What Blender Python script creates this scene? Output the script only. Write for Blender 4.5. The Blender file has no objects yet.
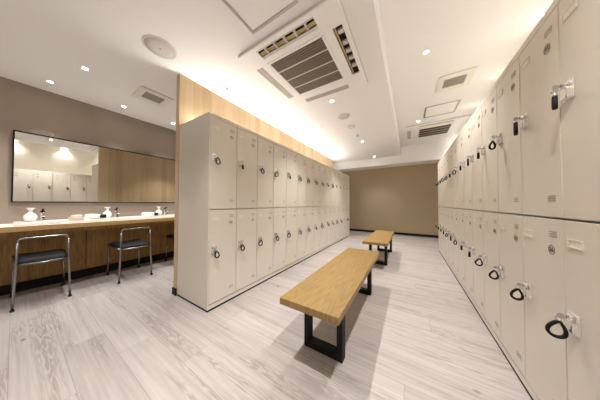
import bpy, bmesh, math, random
from mathutils import Vector, Matrix
random.seed(7)
S = bpy.context.scene
COL = S.collection
PI = math.pi

# ------------------------------------------------------------------ measures (metres)
XL, XR = -1.5213, 0.5034          # locker fronts
PITCH = 0.29                      # one locker column
YL0 = 0.922                       # first door of the bank on the partition
NL = 15
YR_FAR = 4.595                    # far end of the wall bank
NR = 18
H_LOCK, MID = 1.79, 0.907
XP0, XP1, YP0, YP1 = -2.143, -2.072, 0.909, 5.33
ZC, ZC2 = 2.35, 2.60
XV, XW = -3.807, 1.052
YB, YF = 6.30, -2.6
STEP = -0.2

# ------------------------------------------------------------------ materials
def nodes(name):
    m = bpy.data.materials.new(name); m.use_nodes = True
    nt = m.node_tree
    return m, nt, nt.nodes['Principled BSDF']

def simple(name, col, rough=.5, metal=0., bump=0., bscale=200., var=0., spec=.5):
    m, nt, b = nodes(name)
    b.inputs['Base Color'].default_value = (*col, 1)
    b.inputs['Roughness'].default_value = rough
    b.inputs['Metallic'].default_value = metal
    b.inputs['Specular IOR Level'].default_value = spec
    tc = nt.nodes.new('ShaderNodeTexCoord')
    nz = nt.nodes.new('ShaderNodeTexNoise'); nz.inputs['Scale'].default_value = bscale
    nz.inputs['Detail'].default_value = 3
    nt.links.new(tc.outputs['Object'], nz.inputs['Vector'])
    if bump:
        bp = nt.nodes.new('ShaderNodeBump'); bp.inputs['Strength'].default_value = bump
        bp.inputs['Distance'].default_value = .002
        nt.links.new(nz.outputs['Fac'], bp.inputs['Height']); nt.links.new(bp.outputs['Normal'], b.inputs['Normal'])
    if var:
        cr = nt.nodes.new('ShaderNodeValToRGB')
        cr.color_ramp.elements[0].color = (*[c * (1 - var) for c in col], 1)
        cr.color_ramp.elements[1].color = (*[min(1, c * (1 + var)) for c in col], 1)
        nt.links.new(nz.outputs['Fac'], cr.inputs['Fac']); nt.links.new(cr.outputs['Color'], b.inputs['Base Color'])
    return m

def emit(name, col, strength):
    m, nt, b = nodes(name)
    b.inputs['Base Color'].default_value = (*col, 1)
    b.inputs['Emission Color'].default_value = (*col, 1)
    b.inputs['Emission Strength'].default_value = strength
    return m

def math_node(nt, op, a, b=None):
    n = nt.nodes.new('ShaderNodeMath'); n.operation = op
    for i, v in enumerate((a, b)):
        if v is None: continue
        if isinstance(v, (int, float)): n.inputs[i].default_value = v
        else: nt.links.new(v, n.inputs[i])
    return n.outputs[0]

def plank_wood(name, c_dark, c_light, long_axis, across_axis, width, length, grain=1., tint=.12, rough=.45,
               seam=.004, seam_dark=.75, knots=0., rings=0., ring_scale=7., ring_long=1.1, ring_n=75., patchy=False):
    """boards lying along long_axis: a tint for each board, stretched grain, cathedral rings, knots and thin seams"""
    m, nt, b = nodes(name)
    L = nt.links
    geo = nt.nodes.new('ShaderNodeTexCoord')
    sep = nt.nodes.new('ShaderNodeSeparateXYZ'); L.new(geo.outputs['Object'], sep.inputs[0])
    lo, ac = sep.outputs[long_axis], sep.outputs[across_axis]
    row = math_node(nt, 'FLOOR', math_node(nt, 'DIVIDE', ac, width))
    wn = nt.nodes.new('ShaderNodeTexWhiteNoise'); wn.noise_dimensions = '1D'; L.new(row, wn.inputs['W'])
    lo2 = math_node(nt, 'ADD', lo, math_node(nt, 'MULTIPLY', wn.outputs['Value'], length * 3.7))
    seg = math_node(nt, 'FLOOR', math_node(nt, 'DIVIDE', lo2, length))
    cid = nt.nodes.new('ShaderNodeCombineXYZ'); L.new(row, cid.inputs[0]); L.new(seg, cid.inputs[1])
    wn2 = nt.nodes.new('ShaderNodeTexWhiteNoise'); wn2.noise_dimensions = '3D'; L.new(cid.outputs[0], wn2.inputs['Vector'])
    rnd = wn2.outputs['Value']
    # fine grain
    v = nt.nodes.new('ShaderNodeCombineXYZ')
    L.new(math_node(nt, 'MULTIPLY', lo, 2.2), v.inputs[0])
    L.new(math_node(nt, 'MULTIPLY', ac, 60.), v.inputs[1])
    L.new(math_node(nt, 'MULTIPLY', rnd, 37.), v.inputs[2])
    nz = nt.nodes.new('ShaderNodeTexNoise'); nz.inputs['Scale'].default_value = 1.; nz.inputs['Detail'].default_value = 5
    L.new(v.outputs[0], nz.inputs['Vector'])
    # cathedral rings
    v2 = nt.nodes.new('ShaderNodeCombineXYZ')
    L.new(math_node(nt, 'MULTIPLY', lo, ring_long), v2.inputs[0])
    L.new(math_node(nt, 'MULTIPLY', ac, ring_scale), v2.inputs[1])
    L.new(math_node(nt, 'MULTIPLY', rnd, 91.), v2.inputs[2])
    n2 = nt.nodes.new('ShaderNodeTexNoise'); n2.inputs['Scale'].default_value = 1.; n2.inputs['Detail'].default_value = 2
    L.new(v2.outputs[0], n2.inputs['Vector'])
    ring = math_node(nt, 'SINE', math_node(nt, 'MULTIPLY', n2.outputs['Fac'], ring_n))
    ring = math_node(nt, 'MULTIPLY', math_node(nt, 'ADD', ring, 1.), .5)
    fac = math_node(nt, 'MULTIPLY', math_node(nt, 'SUBTRACT', nz.outputs['Fac'], .5), 1.1 * grain)
    fac = math_node(nt, 'ADD', fac, .5)
    ringv = math_node(nt, 'MULTIPLY', math_node(nt, 'SUBTRACT', ring, .5), rings)
    if patchy:      # the figure shows only in stretches of some boards, which are a little darker there
        v4 = nt.nodes.new('ShaderNodeCombineXYZ')
        L.new(math_node(nt, 'MULTIPLY', lo, .9), v4.inputs[0]); L.new(math_node(nt, 'MULTIPLY', ac, 13.), v4.inputs[1]); L.new(math_node(nt, 'MULTIPLY', rnd, 53.), v4.inputs[2])
        n4 = nt.nodes.new('ShaderNodeTexNoise'); n4.inputs['Scale'].default_value = 1.; n4.inputs['Detail'].default_value = 1
        L.new(v4.outputs[0], n4.inputs['Vector'])
        mr = nt.nodes.new('ShaderNodeMapRange'); mr.inputs['From Min'].default_value = .48; mr.inputs['From Max'].default_value = .66
        L.new(n4.outputs['Fac'], mr.inputs['Value'])
        ringv = math_node(nt, 'MULTIPLY', ringv, mr.outputs[0])
        fac = math_node(nt, 'SUBTRACT', fac, math_node(nt, 'MULTIPLY', mr.outputs[0], .2))
    fac = math_node(nt, 'ADD', fac, ringv)
    fac = math_node(nt, 'ADD', fac, math_node(nt, 'MULTIPLY', math_node(nt, 'SUBTRACT', rnd, .5), tint * 4))
    cr = nt.nodes.new('ShaderNodeValToRGB')
    cr.color_ramp.elements[0].position = .1; cr.color_ramp.elements[1].position = .85
    cr.color_ramp.elements[0].color = (*c_dark, 1); cr.color_ramp.elements[1].color = (*c_light, 1)
    L.new(fac, cr.inputs['Fac'])
    out = cr.outputs['Color']
    def darken(out, f, amount):
        mx = nt.nodes.new('ShaderNodeMix'); mx.data_type = 'RGBA'; mx.blend_type = 'MULTIPLY'
        L.new(f, mx.inputs['Factor']); L.new(out, mx.inputs['A']); mx.inputs['B'].default_value = (*amount, 1)
        return mx.outputs['Result']
    if knots:
        vo = nt.nodes.new('ShaderNodeTexVoronoi'); vo.inputs['Scale'].default_value = 1.
        v3 = nt.nodes.new('ShaderNodeCombineXYZ')
        L.new(math_node(nt, 'MULTIPLY', lo, 2.6), v3.inputs[0]); L.new(math_node(nt, 'MULTIPLY', ac, 4.6), v3.inputs[1])
        L.new(v3.outputs[0], vo.inputs['Vector'])
        k = math_node(nt, 'LESS_THAN', vo.outputs['Distance'], .055)
        soft = nt.nodes.new('ShaderNodeMapRange'); soft.inputs['From Min'].default_value = .015; soft.inputs['From Max'].default_value = .07
        soft.inputs['To Min'].default_value = knots; soft.inputs['To Max'].default_value = 0.
        L.new(vo.outputs['Distance'], soft.inputs['Value'])
        out = darken(out, soft.outputs[0], (.40, .32, .26))
    # seams
    fr = math_node(nt, 'FRACT', math_node(nt, 'DIVIDE', ac, width))
    e = math_node(nt, 'LESS_THAN', math_node(nt, 'SUBTRACT', .5, math_node(nt, 'ABSOLUTE', math_node(nt, 'SUBTRACT', fr, .5))), seam / width)
    fr2 = math_node(nt, 'FRACT', math_node(nt, 'DIVIDE', lo2, length))
    e2 = math_node(nt, 'LESS_THAN', math_node(nt, 'SUBTRACT', .5, math_node(nt, 'ABSOLUTE', math_node(nt, 'SUBTRACT', fr2, .5))), seam / length)
    ee = math_node(nt, 'MAXIMUM', e, e2)
    out = darken(out, ee, (seam_dark, seam_dark, seam_dark))
    L.new(out, b.inputs['Base Color'])
    b.inputs['Roughness'].default_value = rough
    bp = nt.nodes.new('ShaderNodeBump'); bp.inputs['Strength'].default_value = .12; bp.inputs['Distance'].default_value = .002
    L.new(nz.outputs['Fac'], bp.inputs['Height']); L.new(bp.outputs['Normal'], b.inputs['Normal'])
    return m

M = dict(
    cream=simple('cream_paint', (.64, .59, .515), .36, bump=.05, bscale=350),
    ceiling=simple('ceiling_paint', (.85, .845, .84), .9, bump=.04, bscale=150),
    white_metal=simple('white_coated_metal', (.80, .77, .72), .4),
    taupe=simple('taupe_wallpaper', (.35, .285, .232), .8, bump=.2, bscale=260, var=.04),
    brown_wall=simple('brown_wallpaper', (.42, .335, .215), .8, bump=.2, bscale=260, var=.04),
    white_wall=simple('white_wall_paint', (.68, .64, .57), .85, bump=.05),
    black=simple('black_rubber', (.010, .009, .009), .6, spec=.2),
    black_metal=simple('black_steel', (.008, .008, .009), .55, metal=.0, bump=.03, spec=.2),
    black_vinyl=simple('black_vinyl', (.006, .006, .009), .6, spec=.22, bump=.15, bscale=400),
    chrome=simple('chrome', (.82, .80, .77), .14, metal=1.),
    satin=simple('satin_steel', (.55, .54, .53), .28, metal=1.),
    lock_metal=simple('polished_lock', (.86, .83, .78), .25, metal=.75),
    vent_print=simple('slot_shadow', (.34, .285, .23), .6),  # shade inside the door vent slots, put in as an even colour
    stool_steel=simple('grey_steel_tube', (.27, .27, .28), .25, metal=1.),
    brass=simple('brass', (.55, .42, .20), .3, metal=1.),
    grey_metal=simple('grey_flap', (.42, .39, .35), .5),
    grey_mesh=simple('grey_mesh', (.40, .37, .335), .6, var=.1),
    pale_grey=simple('pale_grey_plastic', (.60, .57, .54), .55),
    dark_grille=simple('dark_grille', (.23, .19, .145), .5),
    ac_white=simple('ac_white_plastic', (.86, .855, .84), .45),
    black_louver=simple('black_louver', (.085, .066, .048), .5),
    dark_void=simple('dark_void', (.02, .016, .012), .8),
    mark_grey=simple('grey_print', (.15, .115, .085), .6),
    label_white=simple('label_white', (.72, .66, .57), .45),
    porcelain=simple('white_porcelain', (.86, .84, .81), .12),
    white_plastic=simple('white_plastic', (.84, .82, .79), .25),
    tissue=simple('white_paper', (.88, .86, .83), .9, bump=.2, bscale=60),
    beige_box=simple('beige_box', (.66, .58, .46), .6),
    lens=emit('lamp_lens', (1., .97, .92), 28.),
    led=emit('led_diffuser', (1., .97, .94), 18.),
    oak=plank_wood('honey_oak', (.185, .107, .028), (.285, .178, .055), 1, 0, 3., 50., grain=.55, tint=0., rough=.42, seam=0., rings=.34, ring_scale=9.),
    partition=plank_wood('oak_panelling', (.42, .29, .155), (.585, .44, .27), 2, 1, .105, 40., grain=.75, tint=.16, rough=.5, seam=.0015, seam_dark=.8),
    vanity_wood=plank_wood('brown_oak_front', (.17, .08, .012), (.32, .175, .035), 2, 1, .3, 40., grain=1., tint=.05, rough=.45, seam=0., rings=.3, ring_scale=14.),
    edge_wood=plank_wood('oak_edge', (.42, .27, .10), (.58, .40, .17), 1, 2, .5, 40., grain=.7, tint=0., rough=.45, seam=0.),
    floor=plank_wood('pale_ash_boards', (.315, .276, .258), (.515, .475, .458), 0, 1, .185, 1.25, grain=.8, tint=.06, rough=.36, seam=.0016, seam_dark=.72, knots=.95, rings=.50, ring_scale=24., ring_long=2.2, ring_n=62., patchy=True),
)
def mirror_mat():
    m, nt, b = nodes('mirror_silver')
    b.inputs['Base Color'].default_value = (.86, .87, .85, 1); b.inputs['Metallic'].default_value = 1; b.inputs['Roughness'].default_value = .0
    return m
M['mirror'] = mirror_mat()

# ------------------------------------------------------------------ mesh helpers
def bx(bm, x0, x1, y0, y1, z0, z1, mi=0, bev=0.):
    r = bmesh.ops.create_cube(bm, size=1.)
    vs = r['verts']
    for v in vs:
        v.co = Vector((x0 + (v.co.x + .5) * (x1 - x0), y0 + (v.co.y + .5) * (y1 - y0), z0 + (v.co.z + .5) * (z1 - z0)))
    fs = list({f for v in vs for f in v.link_faces})
    for f in fs: f.material_index = mi
    if bev:
        es = list({e for v in vs for e in v.link_edges})
        r = bmesh.ops.bevel(bm, geom=es, offset=bev, segments=2, affect='EDGES', profile=.6)
        for f in r['faces']: f.material_index = mi
    return vs

def cyl(bm, p0, p1, r0, r1=None, n=20, mi=0, caps=True):
    r1 = r0 if r1 is None else r1
    p0, p1 = Vector(p0), Vector(p1); d = (p1 - p0)
    q = d.to_track_quat('Z', 'Y')
    A, B = [], []
    for i in range(n):
        a = 2 * PI * i / n; u = q @ Vector((math.cos(a), math.sin(a), 0))
        A.append(bm.verts.new(p0 + u * r0)); B.append(bm.verts.new(p1 + u * r1))
    for i in range(n):
        f = bm.faces.new((A[i], A[(i + 1) % n], B[(i + 1) % n], B[i])); f.smooth = True; f.material_index = mi
    if caps:
        bm.faces.new(A[::-1]).material_index = mi; bm.faces.new(B).material_index = mi

def lathe(bm, prof, c=(0, 0, 0), n=28, mi=0, sx=1., sy=1.):
    """prof: list of (radius, z); closes to a point where radius is 0"""
    rings = []
    for r, z in prof:
        if r <= 1e-6: rings.append([bm.verts.new((c[0], c[1], c[2] + z))])
        else: rings.append([bm.verts.new((c[0] + sx * r * math.cos(2 * PI * i / n), c[1] + sy * r * math.sin(2 * PI * i / n), c[2] + z)) for i in range(n)])
    for a, b in zip(rings, rings[1:]):
        for i in range(n):
            j = (i + 1) % n
            if len(a) == 1 and len(b) == 1: continue
            if len(a) == 1: f = bm.faces.new((a[0], b[j], b[i]))
            elif len(b) == 1: f = bm.faces.new((a[i], a[j], b[0]))
            else: f = bm.faces.new((a[i], a[j], b[j], b[i]))
            f.smooth = True; f.material_index = mi

def sweep(bm, pts, section, closed=False, ref=None, mi=0):
    """section: list of (u, v) round the path; ref: fixed direction for u (flat straps) or None"""
    pts = [Vector(p) for p in pts]; n = len(pts); rings = []
    last = None
    for i, p in enumerate(pts):
        if closed: t = pts[(i + 1) % n] - pts[i - 1]
        else: t = pts[min(i + 1, n - 1)] - pts[max(i - 1, 0)]
        t.normalize()
        if ref is not None: u = Vector(ref)
        elif last is None: u = t.orthogonal()
        else: u = last
        u = (u - t * u.dot(t)).normalized(); last = u
        w = t.cross(u)
        rings.append([bm.verts.new(p + u * a + w * b) for a, b in section])
    m = len(section)
    for i in range(n if closed else n - 1):
        a, b = rings[i], rings[(i + 1) % n]
        for k in range(m):
            f = bm.faces.new((a[k], a[(k + 1) % m], b[(k + 1) % m], b[k])); f.smooth = True; f.material_index = mi
    if not closed:
        bm.faces.new(rings[0][::-1]).material_index = mi; bm.faces.new(rings[-1]).material_index = mi

def circ(r, n=12): return [(r * math.cos(2 * PI * i / n), r * math.sin(2 * PI * i / n)) for i in range(n)]
def tube(bm, pts, r, closed=False, n=12, mi=0): sweep(bm, pts, circ(r, n), closed, None, mi)

def rounded(pts, rad, seg=6):
    """polyline with its inner corners rounded"""
    pts = [Vector(p) for p in pts]; out = [pts[0]]
    for a, b, c in zip(pts, pts[1:], pts[2:]):
        d0, d1 = (a - b).normalized(), (c - b).normalized()
        p0, p1 = b + d0 * rad, b + d1 * rad
        for i in range(seg + 1):
            t = i / seg
            out.append(p0 * (1 - t) ** 2 + b * 2 * t * (1 - t) + p1 * t * t)
    out.append(pts[-1]); return out

def holed_plate(bm, x0, x1, y0, y1, z0, z1, holes, mi=0):
    xs = sorted({x0, x1, *[h[0] for h in holes], *[h[1] for h in holes]}); ys = sorted({y0, y1, *[h[2] for h in holes], *[h[3] for h in holes]})
    for a, b in zip(xs, xs[1:]):
        for c, d in zip(ys, ys[1:]):
            mx, my = (a + b) / 2, (c + d) / 2
            if any(h[0] < mx < h[1] and h[2] < my < h[3] for h in holes): continue
            bx(bm, a, b, c, d, z0, z1, mi)
    bmesh.ops.remove_doubles(bm, verts=bm.verts, dist=1e-5)
    seen = {}
    kill = []
    for f in bm.faces:
        k = tuple(round(v, 4) for v in f.calc_center_median())
        if k in seen: kill += [f, seen[k]]
        else: seen[k] = f
    bmesh.ops.delete(bm, geom=list(set(kill)), context='FACES')

def obj(name, bm, mats, parent=None, loc=None):
    me = bpy.data.meshes.new(name)
    bmesh.ops.recalc_face_normals(bm, faces=bm.faces)
    bm.to_mesh(me); bm.free()
    for m in (mats if isinstance(mats, (list, tuple)) else [mats]): me.materials.append(M[m] if isinstance(m, str) else m)
    o = bpy.data.objects.new(name, me); COL.objects.link(o)
    if parent is not None: o.parent = parent
    if loc is not None: o.location = loc
    return o

def B(): return bmesh.new()

def tag(o, label, cat, group=None):
    o['label'] = label; o['category'] = cat
    if group: o['group'] = group
    return o

def thing(name, label, cat, loc=(0, 0, 0), rz=0., group=None):
    o = bpy.data.objects.new(name, None); COL.objects.link(o)
    o.empty_display_size = .1
    o.location = loc; o.rotation_euler = (0, 0, rz)
    return tag(o, label, cat, group)

def struct(name, bm, mats):
    o = obj(name, bm, mats); o['kind'] = 'structure'; return o

def dup(o, parent=None):
    c = o.copy(); COL.objects.link(c)
    if parent is not None: c.parent = parent
    for ch in list(o.children): dup(ch, c)
    return c

ORD = ['', 'first', 'second', 'third', 'fourth', 'fifth', 'sixth', 'seventh', 'eighth', 'ninth', 'tenth', 'eleventh', 'twelfth', 'thirteenth',
       'fourteenth', 'fifteenth', 'sixteenth', 'seventeenth', 'eighteenth']

# ------------------------------------------------------------------ the room
bm = B(); bx(bm, XV, XW, YF, YB, -.1, 0); struct('floor', bm, 'floor')
bm = B(); bx(bm, XV, STEP, YF, YB, ZC, ZC2 + .05); struct('ceiling', bm, 'ceiling')
bm = B(); bx(bm, STEP, XW, YF, YB, ZC2, ZC2 + .05); struct('ceiling_raised', bm, 'ceiling')
bm = B(); bx(bm, XV, XW, 5.83, YB, 2.12, ZC2); struct('beam', bm, 'ceiling')
bm = B(); bx(bm, XV - .1, XV, YF - .1, YB + .1, -.1, ZC2 + .05); struct('wall_left', bm, 'taupe')
bm = B(); bx(bm, XW, XW + .1, YF - .1, YB + .1, -.1, ZC2 + .05); struct('wall_right', bm, 'white_wall')
bm = B(); bx(bm, XV, XW, YB, YB + .1, -.1, ZC2 + .05); struct('wall_back', bm, 'brown_wall')
bm = B(); bx(bm, XV, XW, YF - .1, YF, -.1, ZC2 + .05); struct('wall_front', bm, 'white_wall')
bm = B(); bx(bm, XP0, XP1, YP0, YP1, 0, ZC); struct('wall_partition', bm, 'partition')
bm = B(); bx(bm, XV + .26, XW, YB - .012, YB, 0, .07); struct('baseboard_back', bm, 'black')
bm = B(); bx(bm, XP0 - .01, XP0, YP0 - .01, YP1, 0, .07); bx(bm, XP0, XP1 + .0, YP0 - .01, YP0, 0, .07)
struct('baseboard_partition', bm, 'black')

# ------------------------------------------------------------------ lockers
D_H, D_T = .842, .019
def locker_door_bm():
    bm = B(); bx(bm, -D_T, 0, .0025, PITCH - .0025, 0, D_H, bev=.002)
    return bm
def vent_bm(z):
    bm = B()
    for i in range(3): bx(bm, -.0005, .0012, .208, .254, z - .0115 + i * .0095, z - .0075 + i * .0095)
    return bm
def holder_bm():
    bm = B(); y0, y1, z0, z1 = .024, .094, D_H - .098, D_H - .066
    for a in ((y0, y1, z1 - .004, z1), (y0, y1, z0, z0 + .004), (y0, y0 + .004, z0, z1), (y1 - .004, y1, z0, z1)):
        bx(bm, 0, .003, *a)
    bx(bm, 0, .0012, y0 + .003, y1 - .003, z0 + .003, z1 - .003)
    return bm
LZ = .474      # lock height above the door's foot
LY = .048
def lock_bm():
    bm = B()
    bx(bm, 0, .004, LY - .026, LY + .026, LZ - .036, LZ + .036, 0, .0015)
    bx(bm, .003, .016, LY - .019, LY + .019, LZ - .032, LZ + .006, 0, .003)
    cyl(bm, (.003, LY, LZ + .020), (.0195, LY, LZ + .020), .0115, .0105, 20, 1)
    bx(bm, .0192, .0200, LY - .0015, LY + .0015, LZ + .014, LZ + .026, 2)
    return bm
def number_bm(n):
    bm = B()
    y, z, r = .222, D_H - .128, .020
    # thin ring
    N = 28; A = []
    for rr, x in ((r, .0004), (r, .0012), (r - .0022, .0012), (r - .0022, .0004)):
        A.append([bm.verts.new((x, y + rr * math.cos(2 * PI * i / N), z + rr * math.sin(2 * PI * i / N))) for i in range(N)])
    for a, b in zip(A, A[1:]):
        for i in range(N): bm.faces.new((a[i], a[(i + 1) % N], b[(i + 1) % N], b[i]))
    cu = bpy.data.curves.new('digits', 'FONT'); cu.body = str(n); cu.size = .025; cu.align_x = 'CENTER'; cu.align_y = 'CENTER'; cu.extrude = .0004
    cu.offset = .0009; cu.resolution_u = 2
    t = bpy.data.objects.new('digits', cu); COL.objects.link(t)
    me = bpy.data.meshes.new_from_object(t.evaluated_get(bpy.context.evaluated_depsgraph_get()))
    bpy.data.objects.remove(t); bpy.data.curves.remove(cu)
    k0 = len(bm.verts)
    bm.from_mesh(me); bpy.data.meshes.remove(me)
    bm.verts.ensure_lookup_table()
    for v in bm.verts[k0:]:
        v.co = Vector((.0012 + v.co.z, y + v.co.x, z + v.co.y))
    return bm

def make_locker(upper):
    t = thing('locker', '-', 'locker')
    bm = B(); h = (H_LOCK - MID) if upper else (MID - .05)
    bx(bm, -.545, -.034, .0002, PITCH - .0002, .0002, h - .0004)
    if upper: bx(bm, -.0345, .0, .0002, PITCH - .0002, h - .0335, h - .0004)
    obj('carcass', bm, 'cream', t)
    for zz in (.10, .74):
        bm = B(); cyl(bm, (-.034, PITCH - .012, zz), (-.018, PITCH - .012, zz), .005, .005, 10)
        obj('hinge', bm, 'satin', t, (0, 0, .004 if upper else .011))
    d = obj('door', locker_door_bm(), 'cream', t, (0, 0, .004 if upper else .011))
    obj('lock', lock_bm(), ['lock_metal', 'chrome', 'dark_void'], d)
    obj('card_holder', holder_bm(), 'label_white', d)
    obj('vent_slots', vent_bm(D_H - .062), 'vent_print', d); obj('vent_slots', vent_bm(.078), 'vent_print', d)
    obj('number_badge', number_bm(0), 'mark_grey', d)
    return t
PROTO = {True: make_locker(True), False: make_locker(False)}
USED = {True: False, False: False}
def place_locker(upper, loc, rz, label, group, number):
    if not USED[upper]: t = PROTO[upper]; USED[upper] = True
    else: t = dup(PROTO[upper])
    t.location = loc; t.rotation_euler = (0, 0, rz); t['label'] = label; t['group'] = group
    for d in t.children:
        for c in d.children:
            if c.name.startswith('number_badge'):
                b = number_bm(number); me = bpy.data.meshes.new('number_badge'); b.to_mesh(me); b.free(); me.materials.append(M['mark_grey'])
                c.data = me
    return t

# --- keys on a black wristband: local x points out of the door, origin at the lock's keyhole
def strap_section(w, t): return [(-w / 2, -t / 2), (-w / 2, t / 2), (w / 2, t / 2), (w / 2, -t / 2)]
def key_meshes(theta, swing, length, width, gap=.014):
    """theta turns the loop's plane (0 lies flat to the door, 90 stands out of it); swing lifts it outwards"""
    ring_c = Vector((.0135, 0, -.008))
    d = Vector((math.sin(theta), math.cos(theta), 0))
    down = Vector((math.sin(swing) * math.sin(theta), math.sin(swing) * math.cos(theta), -math.cos(swing)))
    side = d * math.cos(swing) + Vector((0, 0, 1)) * math.sin(swing)
    nrm = down.cross(side).normalized()
    hang = ring_c + down * gap
    pts = []
    N = 36
    for i in range(N):
        a = 2 * PI * i / N
        r = .5 - .5 * math.cos(a)
        sh = math.sin(a) * (r ** .45) * width / 2 * 1.12
        pts.append(hang + down * (r * length) + side * sh)
    key = B()
    bx(key, -.003, .006, -.0012, .0012, -.0035, .0035)
    cyl(key, (.012, -.0016, 0), (.012, .0016, 0), .0090, .0090, 18)
    tube(key, [ring_c + Vector((0, 0, -.006)) + (Vector((1, 0, 0)) * math.cos(a) + Vector((0, 0, 1)) * math.sin(a)) * .011 for a in [2 * PI * i / 20 for i in range(20)]], .0013, True, 6)
    cyl(key, hang - down * (gap - .006), hang + down * .010, .0048, .0058, 14)
    band = B(); sweep(band, pts, [(-.0065, -.0025), (-.0065, .0025), (-.004, .0048), (.004, .0048), (.0065, .0025), (.0065, -.0025), (.004, -.0048), (-.004, -.0048)], True, nrm)
    return key, band
VAR = {  # theta, swing, length, width
    'open': (math.radians(15), math.radians(8), .062, .040), 'slim': (math.radians(82), math.radians(4), .050, .030, .022),
    'leaning': (math.radians(25), math.radians(-16), .066, .050), 'out': (math.radians(100), math.radians(9), .060, .046),
    'outlow': (math.radians(102), math.radians(8), .054, .042), 'bar': (math.radians(30), math.radians(2), .046, .014, .026)}
KEYP = {}
for k, v in VAR.items():
    kb, bb = key_meshes(*v)
    t = thing('wristband_key', '-', 'key'); obj('key', kb, 'satin', t); obj('wristband', bb, 'black', t)
    KEYP[k] = [t, False]
def place_key(kind, loc, rz, label, group):
    t, used = KEYP[kind]
    if used: t = dup(t)
    KEYP[kind][1] = True
    t.location = loc; t.rotation_euler = (0, 0, rz); t['label'] = label; t['group'] = group

no_key_left = {(12, True), (13, True), (14, True), (15, True), (14, False)}
seqL = {True: ['open', 'bar', 'open', 'leaning', 'bar', 'open', 'leaning', 'open', 'slim', 'bar', 'leaning'],
        False: ['open', 'open', 'leaning', 'open', 'leaning', 'open', 'open', 'bar', 'leaning', 'slim', 'bar', 'leaning', 'open', 'slim', 'leaning']}
for k in range(NL):
    for up in (True, False):
        y = YL0 + PITCH * k; z = MID if up else .05
        tier = 'upper' if up else 'lower'
        n = 77 - 2 * k + (0 if up else 1)
        place_locker(up, (XL, y, z), 0, f'cream {tier} locker, {ORD[k + 1]} from the end panel of the bank backing the wood partition',
                     f'{tier} lockers against the wood partition', n)
        if (k + 1, up) in no_key_left: continue
        dz = .004 if up else .011
        place_key(seqL[up][k % len(seqL[up])], (XL + .0205, y + LY, z + dz + LZ + .020), 0,
                  f'black wristband key in the {ORD[k + 1]} {tier} locker from the wood partition bank\'s end panel', f'keys of the {tier} lockers against the partition')
seqR = {True: ['bar', 'slim', 'bar', 'outlow', 'slim', 'bar', 'slim', 'bar', 'open', 'bar', 'slim', 'open', 'bar'],
        False: ['slim', 'bar', 'bar', 'open', 'slim', 'open', 'slim', 'bar', 'bar', 'outlow', 'outlow', 'outlow', 'out']}
for k in range(NR):                       # k = 0 is the column beside the taupe end wall
    for up in (True, False):
        y = YR_FAR - PITCH * k; z = MID if up else .05
        tier = 'upper' if up else 'lower'
        n = 47 - 2 * k + (0 if up else 1)
        place_locker(up, (XR, y, z), PI, f'cream {tier} locker, {ORD[k + 1]} from the taupe end wall in the bank opposite the partition',
                     f'{tier} lockers opposite the partition', n)
        dz = .004 if up else .011
        place_key(seqR[up][k] if k < 13 else 'bar', (XR - .0205, y - LY, z + dz + LZ + .020), PI,
                  f'black wristband key in the {ORD[k + 1]} {tier} locker from the taupe wall, opposite the partition', f'keys of the {tier} lockers opposite the partition')

def plinth(name_label, x0, x1, y0, y1, facing):
    t = thing('locker_plinth', name_label, 'plinth', ((x0 + x1) / 2, (y0 + y1) / 2, 0)); cx, cy = t.location.x, t.location.y
    bm = B(); bx(bm, x0 - cx, x1 - cx, y0 - cy, y1 - cy, .018, .0498); obj('plinth_board', bm, 'cream', t)
    bm = B(); bx(bm, x0 - cx + .001, x1 - cx - .001, y0 - cy + .001, y1 - cy, 0, .0178); obj('base_strip', bm, 'black', t)
plinth('low cream plinth with a thin black foot under the lockers on the wood partition', XL - .545, XL - .001, YL0 - .0105, YL0 + NL * PITCH, 1)
plinth('low cream plinth with a thin black foot under the locker bank opposite the partition', XR + .001, XR + .545, YR_FAR - NR * PITCH, YR_FAR, -1)
bm = B(); bx(bm, XL - .545, XL, YL0 - .0105, YL0 - .0005, .05, H_LOCK, bev=.001)
tag(obj('end_panel', bm, 'cream'), 'tall plain cream end panel closing the locker bank beside the wood partition\'s edge', 'panel')

# LED strip lying on top of the partition bank
t = thing('led_strip', 'warm glowing LED strip lying on top of the lockers along the wood partition', 'light', (-1.985, (YL0 + YP1) / 2, H_LOCK))
L2 = (YP1 - YL0) / 2 - .08
bm = B(); bx(bm, -.022, .022, -L2, L2, .0005, .010); bx(bm, -.022, -.018, -L2, L2, .010, .018); bx(bm, .018, .022, -L2, L2, .010, .018); obj('channel', bm, 'white_metal', t)
bm = B(); bx(bm, -.0175, .0175, -L2, L2, .0105, .016); obj('diffuser', bm, 'led', t)

# ------------------------------------------------------------------ benches
def bench(x0, x1, y0, y1, ly0, ly1, label):
    cx, cy = (x0 + x1) / 2, (y0 + y1) / 2
    t = thing('bench', label, 'bench', (cx, cy, 0), 0, 'oak benches in the aisle')
    bm = B(); bx(bm, x0 - cx, x1 - cx, y0 - cy, y1 - cy, .362, .402, bev=.004); obj('seat_board', bm, 'oak', t)
    for ly in (ly0, ly1):
        bm = B(); a, b, w, d = -.133, .133, .036, .028
        yy = ly - cy
        bx(bm, a, a + w, yy - d, yy + d, 0, .3618); bx(bm, b - w, b, yy - d, yy + d, 0, .3618)
        bx(bm, a + w, b - w, yy - d, yy + d, 0, w + .006); bx(bm, a + w, b - w, yy - d, yy + d, .345, .3618)
        obj('leg', bm, 'black_metal', t)
    return t
bench(-.667, -.300, .848, 2.262, 1.085, 2.01, 'honey oak bench with black loop legs in mid aisle, further from the end wall')
bench(-.607, -.262, 2.76, 4.06, 3.09, 3.965, 'oak bench with black loop legs standing nearer the taupe end wall')

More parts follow.
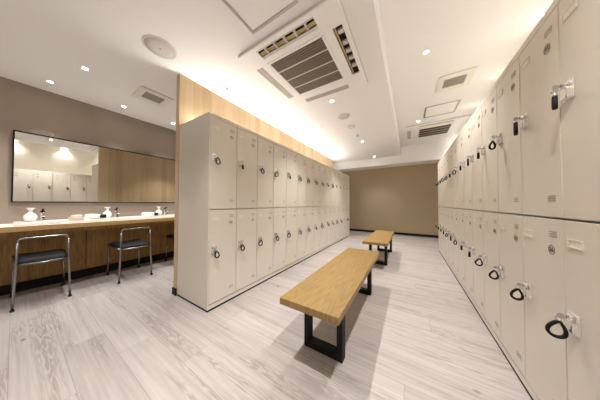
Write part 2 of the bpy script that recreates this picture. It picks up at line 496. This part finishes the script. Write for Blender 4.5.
# ------------------------------------------------------------------ vanity
VY0, VY1 = -1.1, 5.2
XF = -3.25
t = thing('worktop', 'long wooden vanity worktop with an oak front edge under the wall mirror', 'worktop', ((XV + XF) / 2, (VY0 + VY1) / 2, .685))
cx, cy, cz = t.location
bm = B(); bx(bm, XV + .001 - cx, XF - .012 - cx, VY0 - cy, VY1 - cy, 0, .045); obj('top_board', bm, 'label_white', t)
bm = B(); bx(bm, XF - .0118 - cx, XF - cx, VY0 - cy, VY1 - cy, -.003, .047, bev=.002); obj('front_edge', bm, 'edge_wood', t)
bm = B(); bx(bm, XF - .06 - cx, XF - .04 - cx, VY0 - cy, VY1 - cy, -.05, -.0005); obj('apron', bm, 'vanity_wood', t)

XPAN = -3.60
UW = .6115
ub = [('under the counter left of the first stool', -1), ('behind the first stool', 0), ('behind the second stool', 1), ('behind the third stool, beside the partition edge', 2), ('', 3)]
for lab, i in ub:
    y0 = -.105 + i * UW; cy = y0 + UW / 2
    lab = {-1: 'brown wooden vanity cabinet beyond the first stool, away from the partition', 0: 'brown wooden vanity cabinet behind the first stool, under the first white bottle',
           1: 'brown wooden vanity cabinet behind the middle stool, under the middle white bottle', 2: 'brown wooden vanity cabinet behind the stool half hidden by the partition',
           3: 'brown wooden vanity cabinet wholly behind the partition edge'}[i]
    if i == 3: continue
    c = thing('vanity_cabinet', lab, 'cabinet', ((XV + XPAN) / 2, cy, 0), 0, 'wooden cabinets under the vanity worktop')
    cx = c.location.x
    bm = B(); bx(bm, XV + .001 - cx, XPAN - .019 - cx, -UW / 2 + .0005, UW / 2 - .0005, .0, .6845); obj('carcass', bm, 'vanity_wood', c)
    for s in (-1, 1):
        bm = B(); y = s * UW / 4; bx(bm, XPAN - .0185 - cx, XPAN - cx, y - UW / 4 + (.003 if s < 0 else .0015), y + UW / 4 - (.003 if s > 0 else .0015), .105, .68, bev=.0015); obj('door', bm, 'vanity_wood', c)
    bm = B(); bx(bm, XPAN - .0185 - cx, XPAN - .008 - cx, -UW / 2, UW / 2, 0, .10); obj('kick_board', bm, 'black', c)

# white washstand slab with three bowls
SZ0, SZ1 = .7325, .756
SX0, SX1 = -3.74, -3.36
SY0, SY1 = .0, 1.85
bowl_y = [.40, .995, 1.59]
t = thing('washstand', 'long raised white basin slab lying on the vanity worktop under the mirror', 'washbasin', ((SX0 + SX1) / 2, (SY0 + SY1) / 2, SZ0))
cx, cy, cz = t.location
holes = [(-.10, .13, y - cy - .17, y - cy + .17) for y in (.37, .965, 1.56)]
bm = B(); holed_plate(bm, SX0 - cx, SX1 - cx, SY0 - cy, SY1 - cy, 0.0005, SZ1 - SZ0, holes); obj('slab', bm, 'porcelain', t)
for h in holes:
    bm = B(); x0, x1, y0, y1 = h[0] + .0005, h[1] - .0005, h[2] + .0005, h[3] - .0005
    top = [bm.verts.new(p) for p in ((x0, y0, .0215), (x1, y0, .0215), (x1, y1, .0215), (x0, y1, .0215))]
    bot = [bm.verts.new(p) for p in ((x0 + .02, y0 + .03, .003), (x1 - .02, y0 + .03, .003), (x1 - .02, y1 - .03, .003), (x0 + .02, y1 - .03, .003))]
    for i in range(4): bm.faces.new((top[i], top[(i + 1) % 4], bot[(i + 1) % 4], bot[i]))
    bm.faces.new(bot)
    o = obj('bowl', bm, 'porcelain', t)
    bm = B(); cyl(bm, ((x0 + x1) / 2, (y0 + y1) / 2, .0032), ((x0 + x1) / 2, (y0 + y1) / 2, .0052), .02); obj('drain', bm, 'chrome', o)

# soap bottles, taps
where = {0: 'furthest from the partition', 1: 'beside the middle tap', 2: 'closest to the partition'}
for i, (by, fy) in enumerate(((.100, .180), (.692, .790), (1.288, 1.400))):
    t = thing('soap_bottle', f'round white bottle with a flared top on the basin slab {where[i]}', 'bottle', (-3.60, by, SZ1), 0, 'white bottles on the basin slab')
    bm = B(); lathe(bm, [(0, 0), (.022, 0), (.034, .010), (.043, .030), (.046, .048), (.042, .068), (.030, .086), (.017, .098), (.014, .106), (0, .106)], n=28); obj('bottle_body', bm, 'white_plastic', t)
    bm = B(); lathe(bm, [(0, .1065), (.011, .1065), (.012, .118), (.020, .132), (.031, .148), (.029, .151), (.012, .141), (0, .140)], n=28); obj('flared_stopper', bm, 'white_plastic', t)
    w2 = {0: 'beside the first white bottle, furthest from the partition', 1: 'beside the middle white bottle', 2: 'beside the bottle closest to the partition'}[i]
    t = thing('tap', f'small chrome basin tap with a lever {w2}', 'tap', (-3.655, fy, SZ1), 0, 'chrome taps on the basin slab')
    bm = B(); lathe(bm, [(0, 0), (.026, 0), (.026, .006), (.021, .012), (.019, .060), (.021, .085), (.017, .098), (0, .100)], n=24); obj('tap_body', bm, 'chrome', t)
    bm = B(); sweep(bm, rounded([(.005, 0, .055), (.06, 0, .060), (.105, 0, .048)], .02), circ(.0125, 12)); obj('spout', bm, 'chrome', t)
    bm = B(); cyl(bm, (.104, 0, .034), (.104, 0, .045), .0105, .0105, 16); obj('aerator', bm, 'dark_void', t)
    bm = B(); lathe(bm, [(0, .1005), (.016, .1005), (.017, .112), (.010, .118), (0, .119)], n=20)
    sweep(bm, [(0, 0, .113), (.03, 0, .122), (.068, 0, .138)], strap_section(.016, .008), False, (0, 1, 0)); obj('lever', bm, 'black_metal', t)

def dryer(x, y, rz, label):
    t = thing('hair_dryer', label, 'hair dryer', (x, y, SZ1), rz, 'hair dryers on the basin slab')
    bm = B(); c = Vector((0, 0, .034))
    # barrel along +y, lying on its side
    prof = [(0, -.075), (.022, -.073), (.031, -.055), (.033, -.02), (.031, .02), (.026, .06), (.0235, .085)]
    lathe(bm, prof + [(0, .085)], n=24)
    for v in bm.verts: v.co = Vector((v.co.x, v.co.z, v.co.y + .034))
    obj('barrel', bm, 'white_plastic', t)
    bm = B(); lathe(bm, [(0, .0855), (.0245, .0855), (.0225, .125), (.019, .125), (.018, .100), (0, .099)], n=24)
    for v in bm.verts: v.co = Vector((v.co.x, v.co.z, v.co.y + .034))
    obj('nozzle', bm, 'black', t)
    bm = B(); sweep(bm, rounded([(-.020, -.03, .030), (-.09, -.045, .024), (-.135, -.05, .020)], .03), circ(.0165, 14)); obj('handle', bm, 'white_plastic', t)
dryer(-3.50, .545, -.75, 'white hair dryer with a black nozzle lying before the middle white bottle')
dryer(-3.48, 1.105, -.55, 'white hair dryer with a black nozzle lying beyond the middle tap')

def tissue_box(x, y, rz, label, L, W, H):
    t = thing('tissue_box', label, 'tissue box', (x, y, SZ1), rz, 'tissue boxes on the basin slab')
    bm = B(); bx(bm, -W / 2, W / 2, -L / 2, L / 2, .0005, H, bev=.003); obj('box_body', bm, 'beige_box', t)
    bm = B(); n = 18
    ring0 = [bm.verts.new((.012 * math.cos(a), .03 * math.sin(a), H + .0005)) for a in [2 * PI * i / n for i in range(n)]]
    ring1 = [bm.verts.new(((.018 + .008 * math.sin(5 * a)) * math.cos(a), (.042 + .012 * math.cos(3 * a)) * math.sin(a), H + .018 + .006 * math.sin(4 * a))) for a in [2 * PI * i / n for i in range(n)]]
    topv = bm.verts.new((.004, .006, H + .028))
    for i in range(n):
        j = (i + 1) % n
        bm.faces.new((ring0[i], ring0[j], ring1[j], ring1[i])); bm.faces.new((ring1[i], ring1[j], topv))
    bm.faces.new(ring0[::-1]); obj('tissue', bm, 'tissue', t)
tissue_box(-3.405, .40, 0, 'beige tissue box with a white tissue beside the first hair dryer', .115, .075, .038)
tissue_box(-3.50, 1.225, 0, 'small beige tissue box between the second hair dryer and the partition', .075, .06, .032)

# mirror
t = thing('wall_mirror', 'long black framed mirror on the wall above the basins', 'mirror', (XV, .0, .97))
MY0, MY1, MZ0, MZ1 = -.018, 2.9, .968, 1.785
bm = B(); bx(bm, .001, .022, MY0 + .012, MY1 - .012, MZ0 - .97 + .012, MZ1 - .97 - .012); obj('glass', bm, 'mirror', t)
bm = B(); a, b, c, d = MY0, MY1, MZ0 - .97, MZ1 - .97
for q in ((a, a + .012, c, d), (b - .012, b, c, d), (a + .012, b - .012, c, c + .010), (a + .012, b - .012, d - .012, d)): bx(bm, .001, .032, *q)
obj('frame', bm, 'black_metal', t)

# stools
def stool(y, label, x=-3.235):
    t = thing('vanity_stool', label, 'chair', (x, y, 0), 0, 'stools at the vanity')
    r = .0088; xr, xf, hw = .225, -.225, .145
    tops = []
    for s in (-1, 1):
        bm = B(); tube(bm, [(xr + .018, s * (hw + .012), 0), (xr, s * hw, .40), (xr - .004, s * (hw - .004), .60)], r); obj('leg', bm, 'stool_steel', t)
        bm = B(); tube(bm, [(xf - .012, s * (hw + .016), 0), (xf + .02, s * (hw + .008), .398)], r); obj('leg', bm, 'stool_steel', t)
    bm = B(); e = hw - .004
    tube(bm, rounded([(xr - .004, -e, .600), (xr - .006, -e, .636), (xr - .006, e, .636), (xr - .004, e, .600)], .035), r); obj('back_rail', bm, 'stool_steel', t)
    bm = B()
    tube(bm, [(xr - .002, -hw, .402), (xr + .004, 0, .392), (xr - .002, hw, .402)], .009)
    tube(bm, [(xf + .02, -hw - .008, .392), (xf + .02, hw + .008, .392)], .009)
    for s in (-1, 1): tube(bm, [(xr - .002, s * hw, .398), (xf + .02, s * (hw + .008), .392)], .009)
    obj('seat_frame', bm, 'stool_steel', t)
    # padded seat, dished a little
    bm = B(); nx, ny = 10, 10; x0, x1, w = xf - .005, xr - .012, hw - .006
    def P(i, j, top):
        u, v = i / nx, j / ny; x = x0 + (x1 - x0) * u; wu = w + .026 * (1 - u); yv = -wu + 2 * wu * v
        ed = min(1, min(u, 1 - u, v, 1 - v) * 7); rim = math.sqrt(max(0, 1 - (1 - ed) ** 2))
        dish = .012 * (1 - (2 * v - 1) ** 2)
        return (x, yv, (.418 + .030 * rim - dish) if top else .402 - dish * .3 + .0)
    G = [[[bm.verts.new(P(i, j, tp)) for j in range(ny + 1)] for i in range(nx + 1)] for tp in (True, False)]
    for g in G:
        for i in range(nx):
            for j in range(ny): bm.faces.new((g[i][j], g[i + 1][j], g[i + 1][j + 1], g[i][j + 1])).smooth = True
    for i in range(nx):
        for j in (0, ny): bm.faces.new((G[0][i][j], G[0][i + 1][j], G[1][i + 1][j], G[1][i][j]))
    for j in range(ny):
        for i in (0, nx): bm.faces.new((G[0][i][j], G[0][i][j + 1], G[1][i][j + 1], G[1][i][j]))
    obj('seat', bm, 'black_vinyl', t)
    for f in [o for o in t.children if o.name.startswith('leg')]:
        b = f.bound_box
        bm = B(); xs = xr + .018 if b[0][0] > 0 else xf - .012; ys = (1 if b[0][1] + b[6][1] > 0 else -1) * (hw + (.012 if xs > 0 else .016))
        cyl(bm, (xs, ys, -.0), (xs, ys, .014), .0135, .0125, 14); obj('foot_cap', bm, 'black', f)
stool(.165, 'steel tube stool with a black seat, furthest from the partition')
stool(.835, 'steel tube stool with a black seat, middle of the three at the vanity', -3.205)
stool(1.515, 'steel tube stool with a black seat, half hidden behind the partition edge')

# ------------------------------------------------------------------ ceiling fittings
def downlight(x, y, zc, label, group, power, size=95, r=.040, blend=.75, col=(1., .975, .945)):
    t = thing('downlight', label, 'light', (x, y, zc), 0, group)
    bm = B(); lathe(bm, [(r, -.0005), (r + .009, -.0005), (r + .008, -.005), (r + .002, -.007), (r - .001, -.003), (r - .001, -.0008)], n=28); obj('trim_ring', bm, 'white_metal', t)
    bm = B(); lathe(bm, [(0, -.0012), (r - .002, -.0012), (r - .003, -.0035), (0, -.0045)], n=24); obj('lens', bm, 'lens', t)
    la = bpy.data.lights.new('downlight_lamp', 'SPOT'); la.energy = power; la.color = col
    la.spot_size = math.radians(size); la.spot_blend = blend; la.shadow_soft_size = r
    lo = bpy.data.objects.new('downlight_lamp', la); COL.objects.link(lo); lo.location = (x, y, zc - .012 - r * 0)
    lo.location.z = zc - .055
    return t
PW = dict(v=14., v2=24., c=37., r=37., w=10.)
for i, y in enumerate((-.42, .195, .81, 1.43, 2.05, 2.67, 3.9)):
    downlight(-3.48, y, ZC, ['', 'small downlight over the basins, furthest from the partition', 'small downlight over the basins, second from the partition', 'small downlight over the basins, touching the partition edge', '', '', ''][i] or f'small downlight over the basins, number {ORD[i + 1]} along the mirror wall', 'downlights over the basins', PW['v'], size=80, blend=1., r=.020)
for i, y in enumerate((-1.3, .363, 2.0, 3.6)):  # the first is unseen, added behind the camera as ambient fill
    downlight(-2.83, y, ZC, ['downlight over the stools aisle behind the camera', 'single downlight above the stools, set out from the mirror wall', 'downlight over the stools behind the partition', 'last downlight over the stools behind the partition'][i], 'downlights over the stools', PW['v2'], r=.022)
for i, y in enumerate((-1.42, .41, 2.24, 4.06, 5.60)):  # row starts with an unseen lamp added for fill behind the camera
    downlight(-.88, y, ZC, ['downlight over the aisle behind the camera', 'downlight over the aisle above the camera side of the air conditioner', 'square looking bright downlight between the air conditioner and the round speaker',
                           'small bright downlight beyond the round ceiling discs', 'downlight beside the beam at the taupe end wall'][i], 'downlights over the bench aisle', PW['c'] * (.45 if i == 4 else 1.), blend=1., r=.022)
for i, y in enumerate((-1.42, .33, 2.31, 4.19)):  # first lamp is out of view, added to fill the room with light
    downlight(.162, y, ZC2, ['downlight in the raised ceiling behind the camera', 'downlight in the raised ceiling above the camera', 'bright downlight in the raised ceiling before the square vent', 'small downlight in the raised ceiling beside the far air conditioner'][i], 'downlights in the raised ceiling', PW['r'], r=.022)
for i, y in enumerate((-1.66, -.85, -.03, .76, 1.57, 2.38, 3.17, 3.97, 4.87, 5.72)):
    downlight(1.016, y, ZC2, f'wall washing downlight over the locker tops, {ORD[10 - i]} from the taupe end wall', 'wall washing downlights over the lockers', PW['w'], size=115, blend=1., r=.022)

# air conditioners
def cassette(x0, x1, y0, y1, zc, label, gx0, gx1, gy0, gy1, open_slots, slot_w=.075, louver='dark_grille', flaps=('near', 'far', 'west', 'east')):
    cx, cy = (x0 + x1) / 2, (y0 + y1) / 2
    t = thing('air_conditioner', label, 'air conditioner', (cx, cy, zc), 0, 'ceiling air conditioners')
    zb = -.036
    g = [gx0 - cx, gx1 - cx, gy0 - cy, gy1 - cy]
    a, b, c, d = x0 - cx, x1 - cx, y0 - cy, y1 - cy
    m = .035
    slots = {'near': (g[0] + .0, g[1] - .0, c + m, c + m + .10 if 'near' in open_slots else c + m + slot_w), 'far': (g[0], g[1], d - m - slot_w, d - m),
             'west': (a + m, a + m + slot_w, g[2], g[3]), 'east': (b - m - slot_w, b - m, g[2], g[3])}
    bm = B(); holed_plate(bm, a, b, c, d, zb, zb + .012, [tuple(g), *slots.values()]); obj('panel', bm, 'ac_white', t)
    bm = B()
    for q in ((a, b, c, c + .008), (a, b, d - .008, d), (a, a + .008, c + .008, d - .008), (b - .008, b, c + .008, d - .008)): bx(bm, *q, zb + .012, -.0005)
    obj('panel_rim', bm, 'pale_grey', t)
    bm = B(); bx(bm, a + .01, b - .01, c + .01, d - .01, -.004, -.0008); obj('backing', bm, 'dark_void', t)
    # intake grille: raised frame, three bars, fine louvers
    fr = .022; h = zb - .006
    gr = B()
    for q in ((g[0] - .012, g[1] + .012, g[2] - .012, g[2] + fr - .012), (g[0] - .012, g[1] + .012, g[3] - fr + .012, g[3] + .012), (g[0] - .012, g[0] + fr - .012, g[2], g[3]), (g[1] - fr + .012, g[1] + .012, g[2], g[3])): bx(gr, *q, h, zb + .004)
    fo = obj('grille_frame', gr, 'ac_white', t)
    n = 4; st = (g[3] - g[2]) / n
    bm = B()
    for i in range(1, n): bx(bm, g[0] + .01, g[1] - .01, g[2] + i * st - .004, g[2] + i * st + .004, h + .001, zb + .004)
    obj('grille_bars', bm, 'white_metal', fo)
    for i in range(n):
        bm = B(); k = 6
        for j in range(k):
            y = g[2] + i * st + st * (j + .5) / k
            bx(bm, g[0] + .01, g[1] - .01, y - st / k * .27, y + st / k * .27, h + .004, zb + .006)
        obj('louver', bm, louver, fo)
    for s, q in slots.items():
        horiz = s in ('near', 'far')
        if s in open_slots:
            bm = B()
            if horiz:
                bx(bm, q[0], q[1], q[3] - .022, q[3] - .002, zb + .001, zb + .008)
                bx(bm, q[0], q[1], q[2], q[2] + .014, zb + .001, zb + .008)
                for f in (.14, .32, .5, .68, .86): bx(bm, q[0] + (q[1] - q[0]) * f - .008, q[0] + (q[1] - q[0]) * f + .008, q[2] + .015, q[3] - .022, zb + .006, zb + .026)
                bx(bm, q[0] + .004, q[1] - .004, q[3] - .058, q[3] - .023, zb + .012, zb + .016, 1)
            else:
                bx(bm, q[0] + .010, q[0] + .022, q[2], q[3], zb + .001, zb + .008, 1)
                for f in (.1, .3, .46, .62, .80): bx(bm, q[0] + .028, q[1] - .006, q[2] + (q[3] - q[2]) * f - .018, q[2] + (q[3] - q[2]) * f + .018, zb + .004, zb + .022)
            obj('open_vane', bm, ['pale_grey', 'brass'], t)
        else:
            bm = B(); bx(bm, q[0] + .004, q[1] - .004, q[2] + .004, q[3] - .004, zb + .002, zb + .010, bev=.002); obj('closed_flap', bm, ('brass' if s == 'near' else 'grey_metal') if s in flaps else 'ceiling', t)
    return t
cassette(-1.345, -.388, 1.077, 2.075, ZC, 'large square air conditioner with open vanes on the lower ceiling beside the access panel', -1.15, -.585, 1.275, 1.845, ('near', 'east'))
cassette(-.06, .97, 4.36, 5.34, ZC2, 'smaller looking air conditioner on the raised ceiling near the end wall', .186, .745, 4.565, 5.125, (), .06, 'black_louver', ('near', 'west'))

def hatch(x0, x1, y0, y1, zc, label):
    cx, cy = (x0 + x1) / 2, (y0 + y1) / 2
    t = thing('access_panel', label, 'access panel', (cx, cy, zc), 0, 'ceiling access panels')
    a, b, c, d = x0 - cx, x1 - cx, y0 - cy, y1 - cy
    bm = B(); bx(bm, a + .021, b - .021, c + .021, d - .021, -.004, -.0005); obj('panel_board', bm, 'ceiling', t)
    bm = B()
    for q in ((a, a + .020, c, d), (b - .020, b, c, d), (a + .020, b - .020, c, c + .020), (a + .020, b - .020, d - .020, d)): bx(bm, *q, -.008, -.0005)
    obj('panel_frame', bm, 'satin', t)
hatch(-1.075, -.635, .565, 1.005, ZC, 'aluminium framed access panel in the lower ceiling before the air conditioner')
hatch(.240, .695, 3.65, 4.09, ZC2, 'aluminium framed access panel in the raised ceiling between vent and air conditioner')

def vent(x0, x1, y0, y1, zc, label, ix, iy):
    cx, cy = (x0 + x1) / 2, (y0 + y1) / 2
    t = thing('ceiling_vent', label, 'vent', (cx, cy, zc), 0, 'square ceiling vents')
    a, b, c, d = x0 - cx, x1 - cx, y0 - cy, y1 - cy
    i0, i1, j0, j1 = a + ix, b - ix, c + iy, d - iy
    bm = B(); holed_plate(bm, a, b, c, d, -.016, -.010, [(i0, i1, j0, j1)])
    for q in ((a + .008, b - .008, c + .008, c + .014), (a + .008, b - .008, d - .014, d - .008), (a + .008, a + .014, c + .014, d - .014), (b - .014, b - .008, c + .014, d - .014)): bx(bm, *q, -.010, -.0005)
    obj('vent_frame', bm, 'white_metal', t)
    bm = B(); bx(bm, i0 + .0005, i1 - .0005, j0 + .0005, j1 - .0005, -.007, -.004, 1)
    n = 14
    for k in range(n):
        x = i0 + (i1 - i0) * (k + .5) / n
        bx(bm, x - .0045, x + .0045, j0 + .0005, j1 - .0005, -.014, -.0072)
    obj('vent_grille', bm, ['grey_mesh', 'dark_grille'], t)
vent(-3.005, -2.665, .765, 1.105, ZC, 'square white ceiling vent above the stools beside the mirror wall', .075, .07)
vent(.335, .70, 2.86, 3.235, ZC2, 'square white ceiling vent in the raised ceiling above the lockers', .068, .085)

def disc_thing(name, cat, x, y, zc, r, label, kind, group=None):
    t = thing(name, label, cat, (x, y, zc), 0, group)
    if kind == 'speaker':
        bm = B(); lathe(bm, [(r - .014, -.0005), (r, -.0005), (r - .001, -.005), (r - .008, -.009), (r - .013, -.007)], n=40); obj('rim', bm, 'white_metal', t)
        bm = B(); lathe(bm, [(0, -.0075), (r * .5, -.0072), (r - .0135, -.006), (r - .0135, -.001), (0, -.001)], n=40); obj('speaker_grille', bm, 'pale_grey', t)
        bm = B(); lathe(bm, [(0, -.0105), (.005, -.0105), (.006, -.0078), (0, -.0077)], n=14); obj('centre_screw', bm, 'mark_grey', t)
    elif kind == 'smoke':
        bm = B(); lathe(bm, [(0, -.0005), (r, -.0005), (r, -.010), (r * .9, -.014), (0, -.014)], n=30); obj('base', bm, 'pale_grey', t)
        bm = B(); lathe(bm, [(0, -.0142), (r * .72, -.0142), (r * .66, -.030), (r * .4, -.038), (0, -.038)], n=30); obj('sensor_head', bm, 'white_plastic', t)
    else:
        bm = B(); lathe(bm, [(0, .003), (r, .003), (r * .96, -.006), (r * .5, -.009), (0, -.009)], n=26); obj('rosette', bm, 'white_metal', t)
        bm = B(); lathe(bm, [(0, -.0092), (r * .3, -.0092), (r * .26, -.020), (r * .42, -.022), (r * .42, -.025), (0, -.026)], n=20); obj('spray_head', bm, 'grey_metal', t)
disc_thing('ceiling_speaker', 'speaker', -1.88, .665, ZC, .125, 'round grey ceiling speaker before the top of the wood partition', 'speaker', 'round ceiling speakers')
disc_thing('ceiling_speaker', 'speaker', -.88, 2.73, ZC, .105, 'round pale speaker on the ceiling just beyond the large air conditioner', 'speaker', 'round ceiling speakers')
disc_thing('smoke_detector', 'smoke detector', -.872, 3.16, ZC, .062, 'small round smoke detector between the pale ceiling speaker and the sprinkler', 'smoke')
disc_thing('ceiling_sprinkler', 'sprinkler', -.884, 3.64, ZC, .055, 'small round ceiling sprinkler beyond the smoke detector', 'sprinkler', 'ceiling sprinklers')
disc_thing('ceiling_sprinkler', 'sprinkler', -1.85, 1.325, ZC, .030, 'tiny sprinkler on the ceiling above the lockers beside the wood partition', 'sprinkler', 'ceiling sprinklers')

# ------------------------------------------------------------------ camera, view
yaw, pitch, roll, f = math.radians(31.7273), math.radians(1.0475), math.radians(.1375), 176.96
D = Vector((-math.sin(yaw) * math.cos(pitch), math.cos(yaw) * math.cos(pitch), math.sin(pitch)))
R = Vector((math.cos(yaw), math.sin(yaw), 0)); U = R.cross(D)
R2 = R * math.cos(roll) + U * math.sin(roll); U2 = -R * math.sin(roll) + U * math.cos(roll)
cam = bpy.data.cameras.new('camera'); co = bpy.data.objects.new('camera', cam); COL.objects.link(co)
cam.sensor_fit = 'HORIZONTAL'; cam.sensor_width = 36; cam.lens = 36 * f / 600; cam.clip_start = .02
co.matrix_world = Matrix(((R2.x, U2.x, -D.x, 0), (R2.y, U2.y, -D.y, 0), (R2.z, U2.z, -D.z, .9663), (0, 0, 0, 1)))
S.camera = co
w = bpy.data.worlds.new('world'); S.world = w; w.use_nodes = True
w.node_tree.nodes['Background'].inputs[0].default_value = (.8, .75, .7, 1); w.node_tree.nodes['Background'].inputs[1].default_value = .2
S.view_settings.view_transform = 'Standard'; S.view_settings.look = 'None'; S.view_settings.gamma = 1; S.view_settings.use_curve_mapping = False
S.view_settings.exposure = 1.74
S.cycles.use_denoising = True
S.cycles.max_bounces = 14; S.cycles.diffuse_bounces = 8
S.cycles.sample_clamp_indirect = 6
